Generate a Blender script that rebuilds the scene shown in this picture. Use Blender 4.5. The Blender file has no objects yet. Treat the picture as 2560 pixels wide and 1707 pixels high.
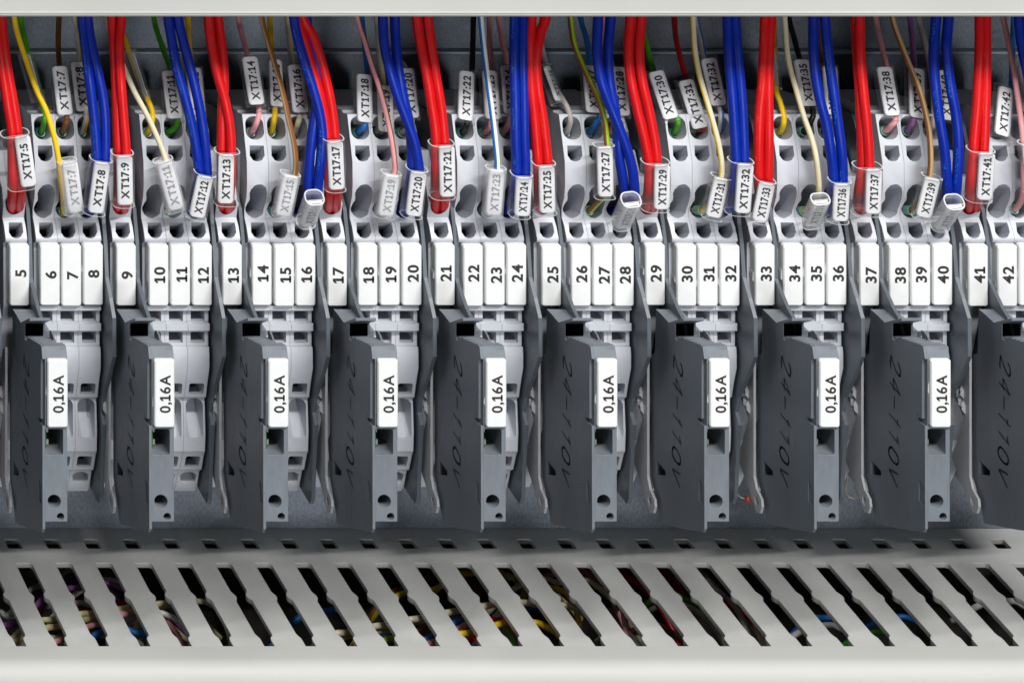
import bpy, bmesh, math, random
from mathutils import Vector, Matrix
R = math.radians
S = 0.001                       # everything below is written in millimetres
sc = bpy.context.scene
col = sc.collection

# ------------------------------------------------------------------ camera
F, D, XC, ZC, PU, PV = 10500.0, 1000.0, -361.7, 456.5, -2518.0, -3940.0
cam_d = bpy.data.cameras.new('camera')
cam = bpy.data.objects.new('camera', cam_d); col.objects.link(cam)
cam.location = (XC*S, -D*S, ZC*S); cam.rotation_euler = (R(90), 0, 0)
cam_d.sensor_width = 36; cam_d.lens = F/2560*36
cam_d.shift_x = (1280-PU)/2560; cam_d.shift_y = -(853.5-PV)/2560
cam_d.clip_start = 0.05; cam_d.clip_end = 50
sc.camera = cam

# ------------------------------------------------------------------ light
w = bpy.data.worlds.new('World'); sc.world = w; w.use_nodes = True
bg = w.node_tree.nodes['Background']
bg.inputs[0].default_value = (0.90, 0.95, 1.0, 1); bg.inputs[1].default_value = 0.045
def lamp(name, loc, target, size, power, color=(1, 1, 1), size_y=None):
    d = bpy.data.lights.new(name, 'AREA'); d.shape = 'RECTANGLE'; d.size = size*S; d.size_y = (size_y or size)*S
    d.energy = power; d.color = color
    o = bpy.data.objects.new(name, d); col.objects.link(o)
    o.location = Vector(loc)*S
    o.rotation_euler = (Vector(target)-Vector(loc)).to_track_quat('-Z', 'Y').to_euler()
    return o
lamp('softbox_key', (170, -640, 810), (0, 0, 0), 800, 15.5, (1, 0.99, 0.97), 32)
lamp('softbox_front', (90, -1400, -50), (0, 0, 0), 620, 7.6, (0.96, 0.98, 1), 200)
lamp('softbox_side', (-1050, -620, 90), (0, 0, 0), 420, 1.0, (0.97, 0.98, 1), 300)
sc.view_settings.view_transform = 'Standard'; sc.view_settings.look = 'None'
sc.view_settings.exposure = 0; sc.view_settings.gamma = 1

# ------------------------------------------------------------------ helpers
def P(u, v, Y):                 # where a sight line meets a depth
    k = (D+Y)/F
    return Vector((XC+(u-PU)*k, Y, ZC-(v-PV)*k))
def PX(u, v, X):                # where a sight line meets a plane of constant X
    k = (X-XC)/(u-PU)
    return (k*F-D, ZC-(v-PV)*k)
def XU(u, Y): return XC+(u-PU)*(D+Y)/F
def ZV(v, Y): return ZC-(v-PV)*(D+Y)/F
V2 = 2560/2352
def tag(o, label=None, cat=None, group=None, kind=None):
    if label: o['label'] = label
    if cat: o['category'] = cat
    if group: o['group'] = group
    if kind: o['kind'] = kind
    return o
def link(name, me, parent=None, loc=(0, 0, 0)):
    o = bpy.data.objects.new(name, me); col.objects.link(o)
    o.location = Vector(loc)*S
    if parent: o.parent = parent
    return o
def empty(name, loc):
    o = bpy.data.objects.new(name, None); o.empty_display_size = 0.005
    col.objects.link(o); o.location = Vector(loc)*S; return o
def finish(bm, name, mats, smooth_angle=None, recalc=True, flip=False):
    if recalc: bmesh.ops.recalc_face_normals(bm, faces=bm.faces)
    if smooth_angle is not None:
        for f in bm.faces: f.smooth = True
        for e in bm.edges:
            if len(e.link_faces) == 2: e.smooth = e.calc_face_angle(0) < R(smooth_angle)
    me = bpy.data.meshes.new(name); bm.to_mesh(me); bm.free()
    for m in (mats if isinstance(mats, (list, tuple)) else [mats]): me.materials.append(m)
    return me
def bm_prism(bm, poly, x0, x1, mi=0, axis='X'):
    """closed prism: poly of (a,b). axis X: (Y,Z) profile extruded in X; axis Z: (X,Y) outline extruded in Z; axis Y: (X,Z) outline extruded in Y"""
    def v(p, t):
        if axis == 'X': c = (t, p[0], p[1])
        elif axis == 'Z': c = (p[0], p[1], t)
        else: c = (p[0], t, p[1])
        return bm.verts.new(Vector(c)*S)
    a = [v(p, x0) for p in poly]; b = [v(p, x1) for p in poly]
    n = len(poly)
    fs = [bm.faces.new(a), bm.faces.new(b[::-1])]
    for i in range(n): fs.append(bm.faces.new((a[i], a[(i+1) % n], b[(i+1) % n], b[i])))
    for f in fs: f.material_index = mi
    return fs
def bm_loft(bm, A, B, mi=0):    # two loops of 3D points (mm)
    a = [bm.verts.new(Vector(p)*S) for p in A]; b = [bm.verts.new(Vector(p)*S) for p in B]
    n = len(A); fs = [bm.faces.new(a), bm.faces.new(b[::-1])]
    for i in range(n): fs.append(bm.faces.new((a[i], a[(i+1) % n], b[(i+1) % n], b[i])))
    for f in fs: f.material_index = mi
def bm_box(bm, x0, x1, y0, y1, z0, z1, mi=0):
    return bm_prism(bm, [(y0, z0), (y1, z0), (y1, z1), (y0, z1)], x0, x1, mi)
def rrect(cx, cz, w, h, r, n=4):
    out = []
    for (sx, sz, a0) in ((1, 1, 0), (-1, 1, 90), (-1, -1, 180), (1, -1, 270)):
        for i in range(n+1):
            a = R(a0+90*i/n); out.append((cx+sx*(w/2-r)+r*math.cos(a), cz+sz*(h/2-r)+r*math.sin(a)))
    return out
def circ(cx, cz, r, n=20, rz=None):
    rz = rz or r
    return [(cx+r*math.cos(2*math.pi*i/n), cz+rz*math.sin(2*math.pi*i/n)) for i in range(n)]
def boolean(me_a, cutter_mes, name):
    a = bpy.data.objects.new('tmp_a', me_a); col.objects.link(a)
    cs = []
    for c in cutter_mes:
        o = bpy.data.objects.new('tmp_c', c); col.objects.link(o); cs.append(o)
        m = a.modifiers.new('b', 'BOOLEAN'); m.operation = 'DIFFERENCE'; m.solver = 'EXACT'; m.object = o
    bpy.context.view_layer.update()
    dg = bpy.context.evaluated_depsgraph_get()
    me = bpy.data.meshes.new_from_object(a.evaluated_get(dg)); me.name = name
    for o in cs+[a]: bpy.data.objects.remove(o)
    return me
CUTM = []
def cutter(front, back, y0, y1):
    bm = bmesh.new(); bm_loft(bm, [(x, y0, z) for x, z in front], [(x, y1, z) for x, z in back])
    bm.faces.ensure_lookup_table(); bm.faces[1].material_index = 1  # far end of the hole goes black, as painted shade
    return finish(bm, 'cut', CUTM)
def blackened(me):
    for p in me.polygons: p.material_index = 1  # every face of the cut black, in place of cavity shade
    return me
def slant(poly, yf, yb, cx, cz, sc_, drop, y_ref, xs=0.0):
    """funnel: outline given at y_ref, growing to yf, shrinking by sc_ and sinking by drop at yb"""
    def at(y):
        t = (y-y_ref)/(yb-y_ref); s = 1+(sc_-1)*t
        s = max(0.2, s)
        return [(cx+(x-cx)*s+xs*t, cz+(z-cz)*s-drop*t) for x, z in poly]
    return cutter(at(yf), at(yb), yf, yb)
def sharpen(me, ang=35):
    bm = bmesh.new(); bm.from_mesh(me)
    bmesh.ops.remove_doubles(bm, verts=bm.verts, dist=1e-6)
    for f in bm.faces: f.smooth = True
    for e in bm.edges:
        e.smooth = len(e.link_faces) == 2 and e.calc_face_angle(0) < R(ang)
    bm.to_mesh(me); bm.free(); return me

# ------------------------------------------------------------------ materials
def mat(name, base, rough=0.5, metal=0.0, spec=0.5, bevel=0.0, noise=None, bump=None, sss=0.0, coat=0.0):
    m = bpy.data.materials.new(name); m.use_nodes = True; nt = m.node_tree; b = nt.nodes['Principled BSDF']
    b.inputs['Base Color'].default_value = (*base, 1); b.inputs['Roughness'].default_value = rough
    b.inputs['Metallic'].default_value = metal; b.inputs['Specular IOR Level'].default_value = spec
    if coat: b.inputs['Coat Weight'].default_value = coat; b.inputs['Coat Roughness'].default_value = 0.15
    if sss: b.inputs['Subsurface Weight'].default_value = sss; b.inputs['Subsurface Radius'].default_value = (0.002, 0.002, 0.002); b.inputs['Subsurface Scale'].default_value = 1
    nrm = None
    tc = nt.nodes.new('ShaderNodeTexCoord')
    if bevel:
        bv = nt.nodes.new('ShaderNodeBevel'); bv.samples = 4; bv.inputs['Radius'].default_value = bevel*S; nrm = bv.outputs[0]
    if noise:                   # (scale per mm, strength, stretch)
        n = nt.nodes.new('ShaderNodeTexNoise'); mp = nt.nodes.new('ShaderNodeMapping')
        nt.links.new(tc.outputs['Object'], mp.inputs[0]); mp.inputs['Scale'].default_value = [1000*q for q in noise[2]]
        nt.links.new(mp.outputs[0], n.inputs['Vector']); n.inputs['Scale'].default_value = noise[0]; n.inputs['Detail'].default_value = 5
        r = nt.nodes.new('ShaderNodeMapRange'); r.inputs[1].default_value = 0.3; r.inputs[2].default_value = 0.7
        r.inputs[3].default_value = 1-noise[1]; r.inputs[4].default_value = 1+noise[1]*0.6
        nt.links.new(n.outputs[0], r.inputs[0])
        mx = nt.nodes.new('ShaderNodeMix'); mx.data_type = 'RGBA'; mx.blend_type = 'MULTIPLY'; mx.inputs[0].default_value = 1
        mx.inputs[6].default_value = (*base, 1); nt.links.new(r.outputs[0], mx.inputs[7]); nt.links.new(mx.outputs[2], b.inputs['Base Color'])
        rr = nt.nodes.new('ShaderNodeMapRange'); rr.inputs[1].default_value = 0.3; rr.inputs[2].default_value = 0.7
        rr.inputs[3].default_value = max(0.05, rough-0.08); rr.inputs[4].default_value = min(1, rough+0.08)
        nt.links.new(n.outputs[0], rr.inputs[0]); nt.links.new(rr.outputs[0], b.inputs['Roughness'])
    if bump:                    # (scale per mm, strength)
        n2 = nt.nodes.new('ShaderNodeTexNoise'); n2.inputs['Scale'].default_value = bump[0]*1000; n2.inputs['Detail'].default_value = 3
        nt.links.new(tc.outputs['Object'], n2.inputs['Vector'])
        bp = nt.nodes.new('ShaderNodeBump'); bp.inputs['Strength'].default_value = bump[1]; bp.inputs['Distance'].default_value = 0.05*S
        nt.links.new(n2.outputs[0], bp.inputs['Height'])
        if nrm: nt.links.new(nrm, bp.inputs['Normal'])
        nrm = bp.outputs[0]
    if nrm: nt.links.new(nrm, b.inputs['Normal'])
    return m
N1 = (0.25, 0.06, (1, 1, 1))
M_house = mat('light_grey_polyamide', (0.53, 0.55, 0.59), 0.45, bevel=0.22, noise=N1, bump=(6, 0.12))
M_mark = mat('white_marker_plastic', (0.80, 0.81, 0.805), 0.45, bevel=0.3, noise=(0.5, 0.025, (1, 1, 1)), bump=(2, 0.1))
M_black = mat('painted_cavity_shade', (0.007, 0.007, 0.007), 0.7)  # near black that paints the shade deep inside holes and openings
CUTM[:] = [M_house, M_black]
M_ink = mat('black_print', (0.025, 0.022, 0.02), 0.6)
M_dark = mat('blue_grey_polyamide', (0.168, 0.190, 0.215), 0.5, bevel=0.16, noise=(0.6, 0.10, (1, 1, 0.35)), bump=(5, 0.25))
M_plate = mat('slate_grey_polyamide', (0.10, 0.12, 0.14), 0.4, bevel=0.12, noise=(0.3, 0.1, (1, 1, 0.5)), bump=(4, 0.2))
M_bracket = mat('mid_grey_plastic', (0.50, 0.50, 0.52), 0.38, bevel=0.15, noise=N1)
M_duct = mat('warm_grey_pvc', (0.54, 0.54, 0.52), 0.40, bevel=0.35, noise=(0.12, 0.05, (1, 1, 1)), bump=(8, 0.15))
M_ductin = mat('shade_painted_pvc', (0.035, 0.032, 0.03), 0.6)  # darker than the duct's own grey, with interior shade painted in
M_lid = mat('pale_warm_grey_pvc', (0.50, 0.50, 0.48), 0.6, noise=(0.03, 0.05, (1, 1, 1.5)), bump=(5, 0.06))
M_green = mat('circuit_board_green', (0.01, 0.10, 0.035), 0.35)
M_sold = mat('tinned_contact', (0.6, 0.55, 0.45), 0.3, metal=0.9)
M_paper = mat('label_card', (0.82, 0.82, 0.84), 0.55, bevel=0.2, noise=(0.4, 0.06, (1, 1, 1)))
M_ferr = mat('teal_ferrule_collar', (0.22, 0.46, 0.38), 0.35)
M_mk2 = mat('faded_marker_pen_ink', (0.075, 0.06, 0.075), 0.5)
M_mk = mat('marker_pen_ink', (0.030, 0.014, 0.024), 0.45)
def zinc():
    m = mat('zinc_coated_steel', (0.15, 0.172, 0.20), 0.45, metal=0.6, noise=(2.4, 0.32, (1, 1, 0.4)), bump=(2.2, 0.35))
    nt = m.node_tree; b = nt.nodes['Principled BSDF']; old = b.inputs['Base Color'].links[0].from_socket
    tc = nt.nodes.new('ShaderNodeTexCoord'); n = nt.nodes.new('ShaderNodeTexNoise'); n.inputs['Scale'].default_value = 45; n.inputs['Detail'].default_value = 2
    nt.links.new(tc.outputs['Object'], n.inputs['Vector'])
    r = nt.nodes.new('ShaderNodeMapRange'); r.inputs[1].default_value = 0.35; r.inputs[2].default_value = 0.68; r.inputs[3].default_value = 0.65; r.inputs[4].default_value = 1.7
    nt.links.new(n.outputs[0], r.inputs[0])
    mx = nt.nodes.new('ShaderNodeMix'); mx.data_type = 'RGBA'; mx.blend_type = 'MULTIPLY'; mx.inputs[0].default_value = 1
    nt.links.new(old, mx.inputs[6]); nt.links.new(r.outputs[0], mx.inputs[7]); nt.links.new(mx.outputs[2], b.inputs['Base Color'])
    return m
M_zinc = zinc()

def plastic_clear(name, edge, base_a, tint=(1, 1, 1)):
    m = bpy.data.materials.new(name); m.use_nodes = True; nt = m.node_tree; nt.nodes.clear()
    out = nt.nodes.new('ShaderNodeOutputMaterial'); mix = nt.nodes.new('ShaderNodeMixShader')
    tr = nt.nodes.new('ShaderNodeBsdfTransparent'); pb = nt.nodes.new('ShaderNodeBsdfPrincipled')
    tr.inputs[0].default_value = (*[0.965*t for t in tint], 1)
    pb.inputs['Base Color'].default_value = (0.90, 0.91, 0.93, 1); pb.inputs['Roughness'].default_value = 0.16
    lw = nt.nodes.new('ShaderNodeLayerWeight'); lw.inputs[0].default_value = 0.35
    pw = nt.nodes.new('ShaderNodeMath'); pw.operation = 'POWER'; pw.inputs[1].default_value = 3.0
    ma = nt.nodes.new('ShaderNodeMath'); ma.operation = 'MULTIPLY_ADD'; ma.inputs[1].default_value = edge; ma.inputs[2].default_value = base_a
    ma.use_clamp = True
    nt.links.new(lw.outputs['Facing'], pw.inputs[0]); nt.links.new(pw.outputs[0], ma.inputs[0]); nt.links.new(ma.outputs[0], mix.inputs[0])
    nt.links.new(tr.outputs[0], mix.inputs[1]); nt.links.new(pb.outputs[0], mix.inputs[2]); nt.links.new(mix.outputs[0], out.inputs[0])
    return m
M_clear = plastic_clear('clear_sleeve_plastic', 0.5, 0.010)
M_frost = plastic_clear('milky_sleeve_plastic', 0.5, 0.17)  # milky plastic; its whiteness also paints the sheen on tilted sleeves
M_rim = plastic_clear('cut_sleeve_edge', 0.5, 0.68)

WC = dict(red=(0.62, 0.006, 0.008), blue=(0.001, 0.020, 0.30), yellow=(0.80, 0.52, 0.01), green=(0.06, 0.30, 0.01),
          brown=(0.20, 0.075, 0.02), cream=(0.66, 0.60, 0.42), white=(0.75, 0.75, 0.74), pink=(0.68, 0.30, 0.31), black=(0.012, 0.012, 0.014),
          violet=(0.25, 0.09, 0.26), skyblue=(0.02, 0.17, 0.52), tan=(0.42, 0.28, 0.14), grey=(0.42, 0.38, 0.36), lime=(0.33, 0.52, 0.01), darkred=(0.38, 0.01, 0.015),
          buff=(0.62, 0.55, 0.28))
WM = {k: mat(k+'_wire_insulation', c, 0.38, spec=0.3, noise=(0.35, 0.05, (1, 1, 1)), bump=(3, 0.08)) for k, c in WC.items()}
def printed(base, ink, name):   # insulation with faint dotted lettering along one side
    m = base.copy(); m.name = name; nt = m.node_tree; b = nt.nodes['Principled BSDF']
    uv = nt.nodes.new('ShaderNodeUVMap'); uv.uv_map = 'UVMap'
    sx = nt.nodes.new('ShaderNodeSeparateXYZ'); nt.links.new(uv.outputs[0], sx.inputs[0])
    def mth(op, a, b_=None, c=None):
        n = nt.nodes.new('ShaderNodeMath'); n.operation = op
        for i, q in enumerate((a, b_, c)):
            if q is None: continue
            if isinstance(q, (int, float)): n.inputs[i].default_value = q
            else: nt.links.new(q, n.inputs[i])
        return n.outputs[0]
    band = mth('LESS_THAN', mth('ABSOLUTE', mth('SUBTRACT', sx.outputs[0], 0.62)), 0.038)
    n1 = nt.nodes.new('ShaderNodeTexNoise'); n1.inputs['Scale'].default_value = 1.0
    mp = nt.nodes.new('ShaderNodeMapping'); mp.inputs['Scale'].default_value = (24, 2.6, 1); nt.links.new(uv.outputs[0], mp.inputs[0])
    nt.links.new(mp.outputs[0], n1.inputs['Vector'])
    oi = nt.nodes.new('ShaderNodeObjectInfo'); vr = mth('MULTIPLY_ADD', oi.outputs['Random'], 300.0, sx.outputs[1])
    cb = nt.nodes.new('ShaderNodeCombineXYZ'); nt.links.new(sx.outputs[0], cb.inputs[0]); nt.links.new(vr, cb.inputs[1]); nt.links.new(cb.outputs[0], mp.inputs[0])
    n3 = nt.nodes.new('ShaderNodeTexNoise'); n3.noise_dimensions = '1D'; n3.inputs['Scale'].default_value = 0.10; nt.links.new(vr, n3.inputs['W'])
    dots = mth('MULTIPLY', mth('GREATER_THAN', n1.outputs[0], 0.56), mth('GREATER_THAN', n3.outputs[0], 0.52))
    fac = mth('MULTIPLY', mth('MULTIPLY', band, dots), 0.55)
    mx = nt.nodes.new('ShaderNodeMix'); mx.data_type = 'RGBA'; nt.links.new(fac, mx.inputs[0])
    old = b.inputs['Base Color'].links[0].from_socket
    nt.links.new(old, mx.inputs[6]); mx.inputs[7].default_value = (*ink, 1); nt.links.new(mx.outputs[2], b.inputs['Base Color'])
    return m
M_blue_print = printed(WM['blue'], (0.02, 0.28, 0.75), 'printed_blue_insulation')
M_red_print = printed(WM['red'], (0.80, 0.10, 0.01), 'printed_red_insulation')

# ------------------------------------------------------------------ lettering
_txt = {}
def glyph(ch, bold):
    key = (ch, bold)
    if key in _txt: return _txt[key]
    cu = bpy.data.curves.new('txt', 'FONT'); cu.body = ch; cu.size = 1; cu.offset = bold; cu.resolution_u = 4
    o = bpy.data.objects.new('tmp_t', cu); col.objects.link(o); bpy.context.view_layer.update()
    me = bpy.data.meshes.new_from_object(o.evaluated_get(bpy.context.evaluated_depsgraph_get()))
    vs = [(v.co.x, v.co.y) for v in me.vertices]; fs = [tuple(p.vertices) for p in me.polygons]
    bpy.data.objects.remove(o); bpy.data.meshes.remove(me)
    x0 = min(v[0] for v in vs); x1 = max(v[0] for v in vs)
    if ch == '1':               # figure one with flag and slab foot
        t = 0.05+bold; b_ = -bold; h = 0.70
        vs = [(0.03, b_), (0.45, b_), (0.45, b_+1.7*t), (0.03, b_+1.7*t), (0.24-t, b_), (0.24+t, b_), (0.24+t, h), (0.24-t, h), (0.24-t, h), (0.24-t, h-2.3*t), (0.03, h-0.16-1.6*t), (0.03, h-0.16+0.4*t)]
        fs = [(0, 1, 2, 3), (4, 5, 6, 7), (8, 9, 10, 11)]; x0 = 0.03; x1 = 0.45
    _txt[key] = ([(x-x0, y) for x, y in vs], fs, x1-x0); return _txt[key]
def text_polys(s, height, bold=0.0):
    """(verts2d, faces, width), centred, cap height = height (mm)"""
    VS, FS, x = [], [], 0.0
    for ch in s:
        vs, fs, w_ = glyph(ch, bold); n = len(VS)
        VS += [(a+x, b) for a, b in vs]; FS += [tuple(i+n for i in f) for f in fs]; x += w_+0.075
    x -= 0.075
    cap = 0.70+bold; k = height/cap
    return [((a-x/2)*k, (b-0.35)*k) for a, b in VS], FS, x*k
def bm_text(bm, s, height, o, ux, uy, mi, bold=0.0, fit=None, squeeze=1.0, curve=None):
    vs, fs, wd = text_polys(s, height, bold)
    k = squeeze if not fit else min(squeeze, fit/wd)
    o = Vector(o); ux = Vector(ux); uy = Vector(uy); n = ux.cross(uy)
    vv = []
    for x, y in vs:
        p = o+ux*(x*k)+uy*y
        if curve: p = p+curve(x*k, y)
        vv.append(bm.verts.new(p*S))
    for f in fs:
        fc = bm.faces.new([vv[i] for i in f]); fc.material_index = mi
        fc.normal_update()
        if fc.normal.dot(n) < 0: fc.normal_flip()

# ------------------------------------------------------------------ structure: back plate, rail, ducts
bm = bmesh.new(); bm_box(bm, -330, 330, 45, 47, -135, 51.0); bm_box(bm, -330, 330, 44.2, 47, 51.6, 190)
bm_prism(bm, [(44.2, 51.0), (42.9, 51.3), (42.9, 52.0), (44.2, 52.3)], -330, 330)
pl = link('mounting_plate', finish(bm, 'mounting_plate', M_zinc)); tag(pl, kind='structure')
bm = bmesh.new(); bm_prism(bm, [(44.15, 51.75), (42.6, 51.75), (42.35, 52.0), (42.35, 52.3), (42.7, 52.5), (44.15, 52.5)], -330, 330)
link('folded_edge', finish(bm, 'folded_edge', mat('painted_edge_highlight', (0.45, 0.52, 0.60), 0.4, metal=0.5)), pl)  # paler than the plate, painting a highlight along its edge
bm = bmesh.new()
bm_prism(bm, [(44.9, -3), (44.9, -38), (37.5, -38), (37.5, -42), (36.5, -42), (36.5, -37), (43.5, -37), (43.5, -4), (36.5, -4), (36.5, 1), (37.5, 1), (37.5, -3)], -330, 330)
rail = link('mounting_rail', finish(bm, 'mounting_rail', M_zinc))
tag(rail, 'long zinc plated rail carrying the whole row of terminal blocks', 'rail')

PITCH = 9.75; X_SLOT = -72.4; DZ = -67.0
def slot_outline(x0):
    L = [(0.0, 28.2), (0.0, 14.6), (0.3, 13.6), (0.6, 12.7), (0.6, 11.7), (0.3, 10.8), (0.0, 10.0), (0.0, -4.6), (0.2, -5.6), (0.55, -6.6), (0.6, -7.6), (0.6, -10.5)]
    Rr = [(3.0, -10.5), (3.0, -7.6), (3.15, -6.6), (3.85, -5.6), (4.0, -4.6), (4.0, 10.6), (3.6, 11.4), (3.2, 12.2), (3.2, 13.3), (3.6, 14.1), (4.0, 14.9), (4.0, 27.6), (3.5, 28.2)]
    return [(x0+a, b) for a, b in L+Rr]
def duct_wall(parts, x_first, n, zt, zb, name, parent, ref):
    """slotted side wall lying at constant Z, built from cells joined into one sheet: one cell per pitch"""
    bm = bmesh.new()
    xs = [x_first+i*PITCH for i in range(n)]
    X0, X1 = xs[0]-3, xs[-1]+PITCH-3
    bm_prism(bm, [(X0, -10.5), (X1, -10.5), (X1, 44.9), (X0, 44.9)], zb, zt, axis='Z')
    base = finish(bm, 'w', M_duct)
    bc = bmesh.new()
    for x in xs:
        o = slot_outline(x); o = [(a, b if b > -10.4 else -12.0) for a, b in o]
        bm_prism(bc, o, zb-2, zt+2, axis='Z')
        bm_prism(bc, rrect(x+1.8, 37.4, 3.6, 4.6, 0.5, 3), zb-2, zt+2, axis='Z')
    cm = finish(bc, 'c', [])
    me = sharpen(boolean(base, [cm], name), 30)
    return link(name, me, parent, ref)
NSL = 36; XF = X_SLOT-10*PITCH
def duct(name, zwall, sgn, label):
    root = empty(name, (0, 45, zwall)); tag(root, label, 'wiring duct', 'slotted wiring ducts above and below the terminal row')
    zt, zb = (zwall, zwall-1.25) if sgn < 0 else (zwall+1.25, zwall)
    duct_wall(None, XF, NSL, zt, zb, 'slotted_wall', root, (0, -45, -zwall))
    x0, x1 = XF-3, XF+NSL*PITCH-3
    H = 62
    bm = bmesh.new()
    far = zwall+sgn*H
    a, b = sorted((zb if sgn < 0 else zt, far))
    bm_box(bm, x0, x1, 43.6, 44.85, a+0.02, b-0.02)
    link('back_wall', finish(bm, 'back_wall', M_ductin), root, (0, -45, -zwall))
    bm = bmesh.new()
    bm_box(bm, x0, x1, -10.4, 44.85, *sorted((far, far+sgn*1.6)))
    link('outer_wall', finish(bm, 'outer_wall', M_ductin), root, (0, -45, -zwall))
    # lid: C shaped snap-on cover with rounded corners
    zo = zwall-sgn*0.6; zi = far+sgn*3.0
    def corner(zc, s2, r, yr):
        return [(yr-r*math.sin(R(t)), zc+s2*(r*math.cos(R(t)))) for t in (0, 15, 30, 45, 60, 75, 90)]
    Rr = 4.2 if sgn < 0 else 1.0
    yf = -21.0
    outer = [(-11.5, zo)]+corner(zo+sgn*Rr, -sgn, Rr, yf+Rr)+corner(zi-sgn*Rr, sgn, Rr, yf+Rr)[::-1]+[(-11.5, zi)]
    t = 1.2
    inner = [(-11.5, zi-sgn*t)]+corner(zi-sgn*Rr, sgn, max(Rr-t, .3), yf+Rr)+corner(zo+sgn*Rr, -sgn, max(Rr-t, .3), yf+Rr)[::-1]+[(-11.5, zo+sgn*t)]
    bm = bmesh.new(); bm_prism(bm, outer+inner, x0, x1)
    if sgn > 0:                 # fine moulded ridge above the lower edge
        bm_prism(bm, [(yf+0.1, 85.95), (yf-0.16, 86.05), (yf-0.16, 86.25), (yf+0.1, 86.35)], x0, x1)
    link('cover', finish(bm, 'cover', M_lid, 25), root, (0, -45, -zwall))
    return root
duct('wiring_duct', DZ, -1, 'pale grey slotted wiring duct with cover along the bottom of the photo')
duct('wiring_duct', 85.5, 1, 'pale grey wiring duct with smooth cover along the top of the photo')

# ------------------------------------------------------------------ terminal blocks
def cyz(pts): return [(Y, ZV(v*V2, Y)) for v, Y in pts]
W = 5.15
def zz(v, Y=1.0): return ZV(v*V2, Y)
def front_profile():
    return cyz([(228, 20), (240, 16), (243, 13), (250, 12), (253, 9), (259, 8.4), (263, 5), (330, 2.6), (372, 1.2), (425, 1.0), (452, 1.5), (482, 3.3), (500, 3.2), (520, 1.5), (548, 0.0), (553, 0.0), (557, 0.4), (557.2, 2.2),
                (702, 2.0), (702.2, 0.3), (713, 0.2), (713.2, 1.4), (741.8, 1.4), (742, 0.2), (760, 0.2), (760.2, 1.6), (795.8, 1.5), (796, 0.8), (812, 0.5), (845, 0.5), (880, 2.2), (912, 3.4),
                (914.5, 4.6), (990, 3.8), (1036, 4.2), (1043, 5.0), (1078, 7.2), (1080.5, 8.8), (1118, 11.0), (1127, 13.0)])
back = lambda z1: [(41.5, z1), (41.5, 8), (36, 6), (36, -44), (41, -46)]
def cell(y, hw=0): pass
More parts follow.
